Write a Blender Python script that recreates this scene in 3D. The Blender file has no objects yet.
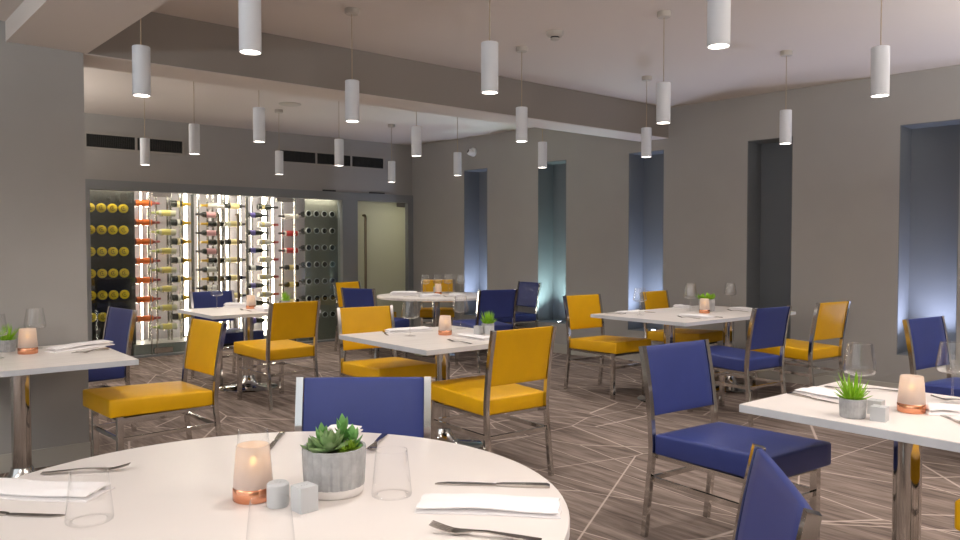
import bpy, bmesh, math, random
from mathutils import Vector, Matrix
random.seed(7)
sc = bpy.context.scene
COL = sc.collection
PI = math.pi

# ------------------------------------------------------------------ materials
def lin(c):
    return tuple(((v/255.0)/12.92 if v/255.0 <= 0.04045 else ((v/255.0+0.055)/1.055)**2.4) for v in c) + (1.0,)

def mat(name, rgb, rough=0.5, metal=0.0, spec=0.5, noise=0.0, nscale=60.0, bump=0.0, coat=0.0):
    m = bpy.data.materials.new(name); m.use_nodes = True
    nt = m.node_tree; b = nt.nodes['Principled BSDF']
    b.inputs['Base Color'].default_value = lin(rgb)
    b.inputs['Roughness'].default_value = rough
    b.inputs['Metallic'].default_value = metal
    b.inputs['Specular IOR Level'].default_value = spec
    if coat: b.inputs['Coat Weight'].default_value = coat
    if noise or bump:
        tc = nt.nodes.new('ShaderNodeTexCoord'); n = nt.nodes.new('ShaderNodeTexNoise')
        n.inputs['Scale'].default_value = nscale; n.inputs['Detail'].default_value = 4
        nt.links.new(tc.outputs['Object'], n.inputs['Vector'])
        if noise:
            r = nt.nodes.new('ShaderNodeValToRGB')
            c = lin(rgb)
            r.color_ramp.elements[0].position = 0.3; r.color_ramp.elements[1].position = 0.7
            r.color_ramp.elements[0].color = tuple(v*(1-noise) for v in c[:3])+(1,)
            r.color_ramp.elements[1].color = tuple(min(1, v*(1+noise)) for v in c[:3])+(1,)
            nt.links.new(n.outputs['Fac'], r.inputs['Fac']); nt.links.new(r.outputs['Color'], b.inputs['Base Color'])
        if bump:
            bp = nt.nodes.new('ShaderNodeBump'); bp.inputs['Strength'].default_value = bump; bp.inputs['Distance'].default_value = 0.002
            nt.links.new(n.outputs['Fac'], bp.inputs['Height']); nt.links.new(bp.outputs['Normal'], b.inputs['Normal'])
    return m

def emit(name, rgb, strength):
    m = bpy.data.materials.new(name); m.use_nodes = True
    nt = m.node_tree; nt.nodes.clear()
    o = nt.nodes.new('ShaderNodeOutputMaterial'); e = nt.nodes.new('ShaderNodeEmission')
    e.inputs['Color'].default_value = lin(rgb); e.inputs['Strength'].default_value = strength
    nt.links.new(e.outputs[0], o.inputs[0]); return m

def thin_glass(name, tint=(255, 255, 255), rough=0.0, base=0.045, edge=0.75, power=3.5):
    m = bpy.data.materials.new(name); m.use_nodes = True
    nt = m.node_tree; nt.nodes.clear(); L = nt.links
    o = nt.nodes.new('ShaderNodeOutputMaterial'); mx = nt.nodes.new('ShaderNodeMixShader')
    t = nt.nodes.new('ShaderNodeBsdfTransparent'); g = nt.nodes.new('ShaderNodeBsdfGlossy'); f = nt.nodes.new('ShaderNodeLayerWeight')
    f.inputs['Blend'].default_value = 0.5
    t.inputs['Color'].default_value = lin(tint); g.inputs['Roughness'].default_value = rough
    p = nt.nodes.new('ShaderNodeMath'); p.operation = 'POWER'; p.inputs[1].default_value = power
    mu = nt.nodes.new('ShaderNodeMath'); mu.operation = 'MULTIPLY_ADD'; mu.inputs[1].default_value = edge; mu.inputs[2].default_value = base; mu.use_clamp = True
    L.new(f.outputs['Facing'], p.inputs[0]); L.new(p.outputs[0], mu.inputs[0]); L.new(mu.outputs[0], mx.inputs[0])
    L.new(t.outputs[0], mx.inputs[1]); L.new(g.outputs[0], mx.inputs[2]); L.new(mx.outputs[0], o.inputs[0])
    return m

def frosted(name, rgb, clear=0.3, trans=0.45):
    m = bpy.data.materials.new(name); m.use_nodes = True
    nt = m.node_tree; nt.nodes.clear()
    o = nt.nodes.new('ShaderNodeOutputMaterial')
    tr = nt.nodes.new('ShaderNodeBsdfTranslucent'); tr.inputs['Color'].default_value = lin(rgb)
    df = nt.nodes.new('ShaderNodeBsdfPrincipled'); df.inputs['Base Color'].default_value = lin(rgb); df.inputs['Roughness'].default_value = 0.35
    tp = nt.nodes.new('ShaderNodeBsdfTransparent')
    a = nt.nodes.new('ShaderNodeMixShader'); a.inputs[0].default_value = trans
    b = nt.nodes.new('ShaderNodeMixShader'); b.inputs[0].default_value = clear
    nt.links.new(df.outputs[0], a.inputs[1]); nt.links.new(tr.outputs[0], a.inputs[2])
    nt.links.new(a.outputs[0], b.inputs[1]); nt.links.new(tp.outputs[0], b.inputs[2]); nt.links.new(b.outputs[0], o.inputs[0])
    return m

def carpet_mat():
    m = bpy.data.materials.new('carpet'); m.use_nodes = True
    nt = m.node_tree; N = nt.nodes; L = nt.links; b = N['Principled BSDF']
    b.inputs['Roughness'].default_value = 0.95; b.inputs['Specular IOR Level'].default_value = 0.1
    tc = N.new('ShaderNodeTexCoord')
    def mapping(rot, scale, loc=(0, 0, 0)):
        mp = N.new('ShaderNodeMapping'); mp.vector_type = 'POINT'
        mp.inputs['Rotation'].default_value = (0, 0, rot); mp.inputs['Scale'].default_value = scale; mp.inputs['Location'].default_value = loc
        L.new(tc.outputs['Object'], mp.inputs['Vector']); return mp.outputs[0]
    rs = math.radians(-9)
    n1 = N.new('ShaderNodeTexNoise'); n1.inputs['Scale'].default_value = 1.0; n1.inputs['Detail'].default_value = 6; n1.inputs['Roughness'].default_value = 0.6
    L.new(mapping(rs, (16, 1.7, 1)), n1.inputs['Vector'])
    n2 = N.new('ShaderNodeTexNoise'); n2.inputs['Scale'].default_value = 1.0; n2.inputs['Detail'].default_value = 3
    L.new(mapping(rs, (70, 6, 1)), n2.inputs['Vector'])
    ad = N.new('ShaderNodeMath'); ad.operation = 'MULTIPLY_ADD'; ad.inputs[1].default_value = 0.35
    L.new(n2.outputs['Fac'], ad.inputs[0]); L.new(n1.outputs['Fac'], ad.inputs[2])
    rp = N.new('ShaderNodeValToRGB'); e = rp.color_ramp.elements
    e[0].position = 0.52; e[0].color = lin(CARPET[0]); e[1].position = 0.86; e[1].color = lin(CARPET[2])
    k = e.new(0.68); k.color = lin(CARPET[1])
    L.new(ad.outputs[0], rp.inputs['Fac'])
    fac = None
    for rot, scl, loc, w in ((-0.16, (1.15, 0.5, 1), (0.3, 0.1, 0), 0.0062), (0.75, (0.55, 1.0, 1), (4.1, 2.3, 0), 0.005), (-0.85, (1.25, 0.42, 1), (8.7, 5.9, 0), 0.0045)):
        v = N.new('ShaderNodeTexVoronoi'); v.voronoi_dimensions = '2D'; v.feature = 'DISTANCE_TO_EDGE'; v.inputs['Scale'].default_value = 1.2
        L.new(mapping(rot, scl, loc), v.inputs['Vector'])
        lt = N.new('ShaderNodeMapRange'); lt.inputs['From Min'].default_value = w*0.6; lt.inputs['From Max'].default_value = w*1.3
        lt.inputs['To Min'].default_value = 1.0; lt.inputs['To Max'].default_value = 0.0
        L.new(v.outputs['Distance'], lt.inputs['Value'])
        if fac is None: fac = lt.outputs[0]
        else:
            mxm = N.new('ShaderNodeMath'); mxm.operation = 'MAXIMUM'; L.new(fac, mxm.inputs[0]); L.new(lt.outputs[0], mxm.inputs[1]); fac = mxm.outputs[0]
    sc2 = N.new('ShaderNodeMath'); sc2.operation = 'MULTIPLY'; sc2.inputs[1].default_value = 0.75; L.new(fac, sc2.inputs[0])
    mx = N.new('ShaderNodeMix'); mx.data_type = 'RGBA'
    L.new(sc2.outputs[0], mx.inputs[0]); L.new(rp.outputs['Color'], mx.inputs[6]); mx.inputs[7].default_value = lin(CARPET[3])
    L.new(mx.outputs[2], b.inputs['Base Color'])
    nf = N.new('ShaderNodeTexNoise'); nf.inputs['Scale'].default_value = 350; L.new(tc.outputs['Object'], nf.inputs['Vector'])
    bp = N.new('ShaderNodeBump'); bp.inputs['Strength'].default_value = 0.35; bp.inputs['Distance'].default_value = 0.003
    L.new(nf.outputs['Fac'], bp.inputs['Height']); L.new(bp.outputs['Normal'], b.inputs['Normal'])
    return m

def wood_white(name, a, b_):
    m = bpy.data.materials.new(name); m.use_nodes = True
    nt = m.node_tree; N = nt.nodes; L = nt.links; b = N['Principled BSDF']
    tc = N.new('ShaderNodeTexCoord'); mp = N.new('ShaderNodeMapping'); mp.inputs['Scale'].default_value = (3, 60, 3)
    n = N.new('ShaderNodeTexNoise'); n.inputs['Scale'].default_value = 1; n.inputs['Detail'].default_value = 4
    r = N.new('ShaderNodeValToRGB'); r.color_ramp.elements[0].position = .35; r.color_ramp.elements[1].position = .65
    r.color_ramp.elements[0].color = lin(a); r.color_ramp.elements[1].color = lin(b_)
    L.new(tc.outputs['Object'], mp.inputs[0]); L.new(mp.outputs[0], n.inputs['Vector']); L.new(n.outputs['Fac'], r.inputs['Fac']); L.new(r.outputs['Color'], b.inputs['Base Color'])
    b.inputs['Roughness'].default_value = 0.35
    return m

CARPET = ((98, 86, 79), (126, 112, 104), (150, 135, 126), (198, 181, 170))
M = {}
M['wall'] = mat('wall_paint', (158, 155, 151), 0.85, noise=0.02, nscale=3)
M['beam'] = mat('shaded_beam_paint', (139, 131, 124), 0.85)  # wall paint made darker, the beam's shade put into its colour
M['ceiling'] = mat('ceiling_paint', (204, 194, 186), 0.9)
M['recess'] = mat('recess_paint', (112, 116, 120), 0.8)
M['frame_grey'] = mat('grey_frame_paint', (128, 131, 133), 0.5)
M['skirting'] = mat('skirting_paint', (172, 167, 158), 0.5)
M['carpet'] = carpet_mat()
M['yellow'] = mat('mustard_vinyl', (220, 166, 4), 0.42, noise=0.03, nscale=12, bump=0.05, spec=0.35)
M['blue'] = mat('navy_vinyl', (50, 61, 120), 0.4, noise=0.03, nscale=12, bump=0.05, spec=0.35)
M['chrome'] = mat('polished_chrome', (205, 203, 200), 0.09, 1.0)
M['steel'] = mat('brushed_steel', (190, 186, 180), 0.25, 1.0)
M['handle'] = mat('satin_handle', (122, 108, 90), 0.3, 1.0)
M['table'] = mat('white_laminate', (232, 224, 219), 0.35)
M['table_wood'] = wood_white('white_grain_laminate', (226, 217, 210), (238, 231, 225))
M['edge'] = mat('grey_table_edge', (205, 208, 214), 0.4)
M['linen'] = mat('white_linen', (240, 236, 236), 0.9, bump=0.25, nscale=220)
M['cutlery'] = mat('cutlery_steel', (176, 170, 164), 0.16, 1.0)
M['glass'] = thin_glass('clear_glassware', base=0.085, edge=0.9, power=2.2)
M['foot'] = thin_glass('glass_foot', base=0.03, edge=0.25, power=4.0)
M['tumbler'] = thin_glass('tumbler_glass', base=0.028, edge=0.8, power=3.2)
M['pane'] = thin_glass('clear_pane', (244, 249, 247), base=0.05, edge=0.6, power=5)
M['frost'] = frosted('frosted_candle_glass', (222, 214, 210), 0.25, 0.45)
M['copper'] = mat('copper', (226, 158, 122), 0.22, 1.0)
M['wax'] = mat('candle_wax', (240, 226, 205), 0.6)
M['flame'] = emit('candle_flame', (255, 190, 90), 9)
M['concrete'] = mat('grey_concrete', (168, 168, 168), 0.85, noise=0.14, nscale=45, bump=0.3)
M['groove'] = mat('pale_pot_groove', (198, 198, 196), 0.85)
M['potwhite'] = mat('white_pot_base', (232, 228, 224), 0.5)
M['soil'] = mat('dark_soil', (58, 46, 38), 0.95)
M['leaf'] = mat('succulent_leaf', (122, 150, 98), 0.5, noise=0.25, nscale=30)
M['leaf_bright'] = mat('bright_green_leaf', (138, 188, 32), 0.5, noise=0.2, nscale=30)
M['leaf_lime'] = mat('lime_rosette', (128, 160, 40), 0.5, noise=0.2, nscale=60)
M['blossom'] = mat('white_blossom', (240, 236, 236), 0.7)
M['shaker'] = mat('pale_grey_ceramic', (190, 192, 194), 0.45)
M['holes'] = mat('dark_hole', (60, 60, 60), 0.7)
M['lamp'] = mat('white_lamp_metal', (214, 217, 222), 0.45)
M['cable'] = mat('lamp_cable', (170, 152, 128), 0.6)
M['lampglow'] = emit('lamp_diffuser', (255, 240, 222), 14)
M['led'] = emit('led_strip_light', (255, 236, 220), 26)
M['led_top'] = emit('led_top_light', (255, 238, 222), 42)
M['grille'] = mat('dark_grille', (62, 62, 60), 0.6)
M['vent_paint'] = mat('vent_frame_paint', (160, 155, 148), 0.6)
M['void'] = mat('vent_void', (22, 23, 22), 0.9)
M['cam_white'] = mat('camera_white', (236, 236, 234), 0.4)
M['cam_black'] = mat('camera_black', (14, 14, 16), 0.2)
M['detector'] = mat('detector_plastic', (178, 170, 160), 0.6)
M['darkpanel'] = mat('dark_gloss_panel', (52, 50, 46), 0.12)
M['wineback'] = mat('wine_room_panel', (182, 178, 186), 0.4)
M['wineside'] = mat('wine_room_grey', (150, 150, 148), 0.4)
M['frostdoor'] = frosted('frosted_door_glass', (196, 194, 180), 0.0, 0.55)
M['gdark'] = mat('dark_bottle_glass', (26, 30, 20), 0.08, spec=0.7)
M['gwhite'] = mat('pale_wine_glass', (228, 224, 196), 0.1, spec=0.6)
M['gclear'] = mat('clear_bottle_glass', (222, 214, 206), 0.08, spec=0.7)
M['gred'] = mat('rose_bottle_glass', (150, 90, 80), 0.1, spec=0.6)
M['l_orange'] = mat('orange_label', (255, 122, 26), 0.5)
M['l_red'] = mat('red_label', (196, 44, 44), 0.5)
M['l_yellow'] = mat('yellow_label', (250, 214, 30), 0.5)
M['l_lemon'] = mat('lemon_label', (236, 220, 130), 0.5)
M['l_white'] = mat('white_label', (238, 234, 228), 0.5)
M['l_pink'] = mat('pink_label', (226, 164, 168), 0.5)
M['l_purple'] = mat('purple_label', (98, 84, 158), 0.5)
M['l_cream'] = mat('cream_label', (232, 210, 150), 0.5)
M['foil_gold'] = mat('gold_foil', (206, 164, 44), 0.35, 0.4)
M['foil_red'] = mat('red_foil', (150, 40, 44), 0.4)
M['foil_dark'] = mat('dark_foil', (44, 36, 40), 0.4)
M['foil_green'] = mat('pale_green_foil', (178, 190, 110), 0.4)
M['uplight'] = emit('uplight_glow', (214, 226, 255), 40)
M['uplight_off'] = mat('unlit_uplight', (120, 122, 124), 0.4)
M['emblem'] = mat('dark_emblem', (46, 38, 20), 0.6)
M['black'] = mat('black_plastic', (40, 40, 42), 0.5)
M['underside'] = mat('dark_seat_underside', (40, 46, 44), 0.8)

# ------------------------------------------------------------------ mesh helpers
def box(bm, x0, x1, y0, y1, z0, z1, mx=None):
    vs = [Vector((x, y, z)) for x in (x0, x1) for y in (y0, y1) for z in (z0, z1)]
    if mx is not None: vs = [mx @ v for v in vs]
    v = [bm.verts.new(p) for p in vs]
    for f in ((0, 1, 3, 2), (4, 6, 7, 5), (0, 4, 5, 1), (2, 3, 7, 6), (0, 2, 6, 4), (1, 5, 7, 3)):
        bm.faces.new([v[i] for i in f])
    return v

def bevel(bm, w, seg=2):
    bmesh.ops.bevel(bm, geom=[e for e in bm.edges if e.calc_face_angle(0) > 0.6], offset=w, segments=seg, profile=0.6, affect='EDGES')

def lathe(bm, prof, n=24, mx=None, ang0=0.0):
    rings = []
    for r, z in prof:
        if r < 1e-6: ring = [bm.verts.new(Vector((0, 0, z)))]
        else: ring = [bm.verts.new(Vector((r*math.cos(ang0+2*PI*i/n), r*math.sin(ang0+2*PI*i/n), z))) for i in range(n)]
        rings.append(ring)
    if mx is not None:
        for ring in rings:
            for v in ring: v.co = mx @ v.co
    for a, b in zip(rings, rings[1:]):
        if len(a) == 1 and len(b) == 1: continue
        if len(a) == 1:
            for i in range(n): bm.faces.new((a[0], b[(i+1) % n], b[i]))
        elif len(b) == 1:
            for i in range(n): bm.faces.new((a[i], a[(i+1) % n], b[0]))
        else:
            for i in range(n): bm.faces.new((a[i], a[(i+1) % n], b[(i+1) % n], b[i]))
    return rings

def sweep_rect(bm, pts, wx, wy, side=Vector((1, 0, 0))):
    """rectangular tube along pts (in a plane perpendicular to side)"""
    rings = []
    for i, p in enumerate(pts):
        p = Vector(p)
        t = (Vector(pts[min(i+1, len(pts)-1)]) - Vector(pts[max(i-1, 0)])).normalized()
        nrm = t.cross(side).normalized()
        rings.append([bm.verts.new(p + side*sx*wx/2 + nrm*sy*wy/2) for sx, sy in ((-1, -1), (1, -1), (1, 1), (-1, 1))])
    for a, b in zip(rings, rings[1:]):
        for i in range(4): bm.faces.new((a[i], a[(i+1) % 4], b[(i+1) % 4], b[i]))
    bm.faces.new(rings[0][::-1]); bm.faces.new(rings[-1])

def tube(bm, pts, r, n=10):
    rings = []
    up = Vector((0.3, 0.2, 1)).normalized()
    for i, p in enumerate(pts):
        p = Vector(p)
        t = (Vector(pts[min(i+1, len(pts)-1)]) - Vector(pts[max(i-1, 0)])).normalized()
        a = t.cross(up)
        if a.length < 1e-3: a = t.cross(Vector((1, 0, 0)))
        a.normalize(); b = t.cross(a)
        rr = r[i] if isinstance(r, (list, tuple)) else r
        rings.append([bm.verts.new(p + (a*math.cos(2*PI*k/n) + b*math.sin(2*PI*k/n))*rr) for k in range(n)])
    for a, b in zip(rings, rings[1:]):
        for k in range(n): bm.faces.new((a[k], a[(k+1) % n], b[(k+1) % n], b[k]))
    bm.faces.new(rings[0][::-1]); bm.faces.new(rings[-1])

def mesh(name, bm, material, smooth=None):
    bmesh.ops.recalc_face_normals(bm, faces=bm.faces[:])
    me = bpy.data.meshes.new(name); bm.to_mesh(me); bm.free()
    me.materials.append(material)
    if smooth is not None:
        me.polygons.foreach_set('use_smooth', [True]*len(me.polygons))
        me.set_sharp_from_angle(angle=math.radians(smooth))
    return me

def link(name, me, parent=None, loc=None, rotz=None):
    o = bpy.data.objects.new(name, me); COL.objects.link(o)
    if parent is not None: o.parent = parent
    if loc is not None: o.location = loc
    if rotz is not None: o.rotation_euler = (0, 0, rotz)
    return o

def tag(o, label, cat, group=None):
    o['label'] = label; o['category'] = cat
    if group: o['group'] = group
    return o

def thing(name, label, cat, loc=(0, 0, 0), rotz=0.0, group=None):
    o = bpy.data.objects.new(name, None); COL.objects.link(o)
    o.empty_display_size = 0.1
    o.location = loc; o.rotation_euler = (0, 0, rotz)
    return tag(o, label, cat, group)

def struct(name, bm, material, parent=None, smooth=None):
    o = link(name, mesh(name, bm, material, smooth), parent)
    if parent is None: o['kind'] = 'structure'
    return o

CACHE = {}
def once(key, fn):
    if key not in CACHE: CACHE[key] = fn()
    return CACHE[key]

# ------------------------------------------------------------------ the room
ZC = 2.90          # ceiling
ZB = 2.565         # beam soffit
YB = 9.826         # glass wine wall
WA = Vector((6.72, 9.83, 0)); WB = Vector((7.33, 2.70, 0))
WD = (WB-WA).normalized(); WN = Vector((-WD.y, WD.x, 0))     # along the wall, and outward (+x)
if WN.x < 0: WN = -WN
def wx(t, d, z): 
    p = WA + WD*t + WN*d; return Vector((p.x, p.y, z))
def ty(y): return (9.83-y)/(-WD.y)
WMX = Matrix((( WD.x, WN.x, 0, WA.x), (WD.y, WN.y, 0, WA.y), (0, 0, 1, 0), (0, 0, 0, 1)))

bm = bmesh.new(); box(bm, -4.0, 8.2, -3.0, 11.2, -0.1, 0.0); struct('floor', bm, M['carpet'])
bm = bmesh.new(); box(bm, 1.10, 8.2, -3.0, 10.0, ZC, ZC+0.15); struct('ceiling', bm, M['ceiling'])
bm = bmesh.new(); box(bm, -4.0, 0.95, -3.0, 5.36, 2.685, 2.8); struct('ceiling_left', bm, M['ceiling'])
bm = bmesh.new(); vv = box(bm, 0.0, 1.0, -3.0, 5.34, ZB, ZC+0.1)
for v in vv: v.co.x = (0.746+0.036*(5.34-v.co.y)) if v.co.x < 0.5 else (1.188+0.042*(5.34-v.co.y))
struct('trim_1', bm, M['ceiling'])   # dropped soffit running along the left
bm = bmesh.new(); box(bm, -4.0, 1.10, 5.70, 10.0, ZC, ZC+0.15); struct('ceiling_rear', bm, M['ceiling'])
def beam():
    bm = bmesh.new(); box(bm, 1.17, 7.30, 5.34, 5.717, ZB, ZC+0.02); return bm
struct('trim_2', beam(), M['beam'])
bm = bmesh.new(); box(bm, 1.17, 7.30, 5.345, 5.716, ZB-0.006, ZB+0.01); struct('trim_12', bm, M['ceiling'])    # pale underside of the beam
#                                                                      # cross beam
bm = bmesh.new(); box(bm, -4.0, 1.165, 5.34, 5.717, 0, ZC+0.02); struct('wall_left', bm, M['wall'])
bm = bmesh.new(); box(bm, -4.0, 1.168, 5.322, 5.339, 0, 0.11); bevel(bm, 0.004, 1); struct('baseboard_left', bm, M['skirting'])
# right wall with recesses
NY = [8.67, 7.27, 5.868, 4.41, 2.972, 1.55, 0.13]
NW = 0.472; NZ0, NZ1 = 0.375, 2.44; ND = 0.30
bm = bmesh.new(); TEND = ty(-3.0)
edges = [0.0]
for y in NY: edges += [ty(y), ty(y)+NW]
edges.append(TEND)
for i in range(0, len(edges), 2):
    box(bm, edges[i], edges[i+1], 0, 0.30, 0, ZC+0.02, WMX)
for i in range(1, len(edges)-1, 2):
    box(bm, edges[i], edges[i+1], 0, 0.30, NZ1, ZC+0.02, WMX)
    box(bm, edges[i], edges[i+1], 0, 0.30, 0, NZ0, WMX)
struct('wall_right', bm, M['wall'])
for i, y in enumerate(NY):
    t = ty(y); bm = bmesh.new()
    box(bm, t-0.02, t+NW+0.02, ND-0.004, ND+0.05, NZ0-0.02, NZ1+0.02, WMX)         # back of the recess
    box(bm, t+0.0005, t+0.006, 0.003, ND, NZ0+0.001, NZ1-0.001, WMX)                 # painted reveals
    box(bm, t+NW-0.006, t+NW-0.0005, 0.003, ND, NZ0+0.001, NZ1-0.001, WMX)
    box(bm, t+0.001, t+NW-0.001, 0.003, ND, NZ0, NZ0+0.006, WMX)
    box(bm, t+0.001, t+NW-0.001, 0.003, ND, NZ1-0.006, NZ1-0.0005, WMX)
    struct('window_%d' % (i+1), bm, M['recess'])
bm = bmesh.new(); box(bm, 0.02, TEND, -0.014, -0.001, 0, 0.115, WMX); bevel(bm, 0.004, 1); struct('baseboard_right', bm, M['skirting'])
# back wall above the glass front
bm = bmesh.new(); box(bm, -4.0, 6.75, YB, YB+0.15, 2.13, ZC+0.02); box(bm, -4.0, 2.02, YB, YB+0.15, 0, 2.13); struct('wall_back', bm, M['wall'])
# grey frame of the glass front
bm = bmesh.new()
box(bm, 2.02, 6.74, YB-0.02, YB+0.13, 2.022, 2.135)
box(bm, 2.02, 2.185, YB-0.02, YB+0.13, 0, 2.022)
box(bm, 5.50, 5.745, YB-0.02, YB+0.13, 0, 2.022)
box(bm, 6.625, 6.74, YB-0.02, YB+0.13, 0, 2.022)
box(bm, 2.185, 5.50, YB+0.0, YB+0.10, 0.0, 0.022)
bevel(bm, 0.003, 1)
struct('trim_3', bm, M['frame_grey'])
# wine room shell
bm = bmesh.new()
box(bm, 2.02, 5.62, 10.50, 10.56, 0, 2.13)
struct('wall_wine_room', bm, M['wineback'])
bm = bmesh.new()
box(bm, 2.02, 2.06, YB+0.13, 10.5, 0, 2.13); box(bm, 5.56, 5.60, YB+0.13, 10.5, 0, 2.13)
box(bm, 2.06, 5.56, YB+0.13, 10.5, 2.06, 2.10)
struct('trim_4', bm, M['wineside'])
bm = bmesh.new(); box(bm, 2.70, 5.05, 9.98, 10.499, 0.005, 0.14); bevel(bm, 0.006, 2); struct('trim_5', bm, M['wineside'])
# dark panels behind the bottles seen end on
bm = bmesh.new(); box(bm, 2.07, 2.735, 10.035, 10.045, 0.005, 2.055); struct('trim_6', bm, M['darkpanel'])
bm = bmesh.new(); box(bm, 5.03, 5.555, 10.050, 10.060, 0.005, 2.055); struct('trim_7', bm, mat('olive_grey_panel', (126, 126, 116), 0.2))
# frosted door: corridor behind it
bm = bmesh.new(); box(bm, 5.60, 6.9, 11.1, 11.15, 0, 2.2); box(bm, 6.88, 6.93, YB+0.14, 11.1, 0, 2.2); box(bm, 5.60, 6.88, YB+0.14, 11.1, 2.15, 2.2)
struct('wall_corridor', bm, mat('corridor_paint', (205, 200, 180), 0.9))
# glass panes
def pane(name, x0, x1, z0=0.03, z1=2.02, y=YB+0.05, m=M['pane']):
    bm = bmesh.new(); box(bm, x0, x1, y, y+0.010, z0, z1)
    return struct(name, bm, m)
pane('window_8', 2.19, 2.868)
d1 = pane('door_1', 2.876, 3.770)
d2 = pane('door_2', 3.780, 4.780)
pane('window_9', 4.79, 5.495)
d3 = pane('door_3', 5.75, 6.62, m=M['frostdoor'])
def pull_handle(door, x, z0, z1, y=YB+0.05):
    bm = bmesh.new()
    tube(bm, [(x, y, z0), (x, y-0.04, z0), (x, y-0.055, z0+0.02), (x, y-0.06, z0+0.05), (x, y-0.06, z1-0.05), (x, y-0.055, z1-0.02), (x, y-0.04, z1), (x, y, z1)], 0.019, 12)
    link('pull_handle', mesh('pull_handle', bm, M['handle'], 40), door)
pull_handle(d1, 3.70, 0.45, 1.77); pull_handle(d2, 3.96, 0.45, 1.77); pull_handle(d3, 5.88, 0.45, 1.81)
def patch(door, x0, x1, z0, z1):
    bm = bmesh.new(); box(bm, x0, x1, YB+0.035, YB+0.049, z0, z1); box(bm, x0, x1, YB+0.061, YB+0.075, z0, z1); bevel(bm, 0.003, 1)
    link('patch_fitting', mesh('patch_fitting', bm, M['steel']), door)
patch(d1, 2.90, 3.12, 1.965, 2.018); patch(d1, 2.90, 3.12, 0.035, 0.10)
patch(d2, 4.52, 4.77, 1.965, 2.018); patch(d2, 4.52, 4.77, 0.035, 0.10)
patch(d3, 6.46, 6.61, 1.955, 2.018); patch(d3, 6.46, 6.61, 0.035, 0.10)
# lit glass edges between the panes
for k, (x, lab) in enumerate(((2.872, 'slim steel mullion left of the wine room doors'), (3.425, 'slim steel upright behind the left glass door'), (4.15, 'slim steel upright behind the right glass door'), (4.785, 'slim steel mullion right of the wine room doors'))):
    bm = bmesh.new()
    if k == 0: box(bm, x+0.055, x+0.063, YB+0.03, YB+0.045, 0.023, 2.021)
    if k in (0, 3): box(bm, x-0.004, x+0.004, YB+0.03, YB+0.075, 0.023, 2.021)
    else: box(bm, x-0.018, x+0.018, YB+0.16, YB+0.175, 0.0, 2.059)
    struct('trim_%d' % (8+k), bm, M['steel'])
# the part of the room behind the camera
bm = bmesh.new(); box(bm, -4.0, 8.2, -3.1, -3.0, 0, ZC+0.02); struct('wall_rear', bm, M['wall'])
# ------------------------------------------------------------------ ventilation grilles
def vent(x0, x1, n, label):
    z0, z1 = 2.485, 2.69
    g = thing('ventilation_grille', label, 'vent', (x0, YB, z0))
    bm = bmesh.new(); w = x1-x0; h = z1-z0; f = 0.028
    box(bm, 0, w, -0.014, 0, 0, f); box(bm, 0, w, -0.014, 0, h-f, h)
    for i in range(n+1):
        c = i*(w-f)/n; box(bm, c, c+f, -0.0139, 0, f, h-f)
    link('frame', mesh('vent_frame', bm, M['vent_paint']), g)
    for i in range(n):
        a = i*(w-f)/n+f; b = (i+1)*(w-f)/n
        bm = bmesh.new(); box(bm, a, b, -0.002, -0.0005, f, h-f)
        link('grille', mesh('grille_void', bm, M['void']), g)
        bm = bmesh.new()
        k = 13
        for j in range(k):
            z = f+(j+0.5)*(h-2*f)/k; box(bm, a, b, -0.008, -0.003, z-0.0018, z+0.0018)
        c = int((b-a)/0.02)
        for j in range(c):
            x = a+(j+0.5)*(b-a)/c; box(bm, x-0.0014, x+0.0014, -0.010, -0.004, f, h-f)
        link('louvre', mesh('louvre', bm, M['grille']), g)
vent(2.13, 3.28, 2, 'two-panel dark ventilation grille high on back wall above the yellow bottle ends')
vent(4.52, 6.22, 3, 'three-panel dark ventilation grille high on back wall right of centre')
# ------------------------------------------------------------------ ceiling fittings
def ceiling_disc(name, label, cat, x, y, prof, m, z=ZC):
    bm = bmesh.new(); lathe(bm, prof, 28)
    o = link(name, mesh(name, bm, m, 40), None, (x, y, z)); return tag(o, label, cat)
t = thing('smoke_detector', 'round smoke detector on the ceiling between the pendant lamps', 'smoke detector', (3.974, 3.99, ZC))
bm = bmesh.new(); lathe(bm, [(0, 0), (0.062, 0), (0.062, -0.022), (0.052, -0.034), (0.040, -0.036), (0, -0.036)], 28); link('base', mesh('detector_base', bm, M['detector'], 40), t)
bm = bmesh.new(); lathe(bm, [(0.032, -0.037), (0.032, -0.044), (0, -0.044)], 24); link('sensor', mesh('detector_sensor', bm, M['black'], 40), t)
bm = bmesh.new(); lathe(bm, [(0.030, -0.045), (0.034, -0.056), (0.020, -0.062), (0, -0.062)], 24); link('cap', mesh('detector_cap', bm, M['detector'], 40), t)
ceiling_disc('ceiling_speaker', 'flat round speaker set in the far ceiling above the wine wall', 'ceiling speaker', 3.74, 7.81, [(0, 0), (0.12, 0), (0.12, -0.006), (0.11, -0.010), (0, -0.010)], M['detector'])
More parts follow.
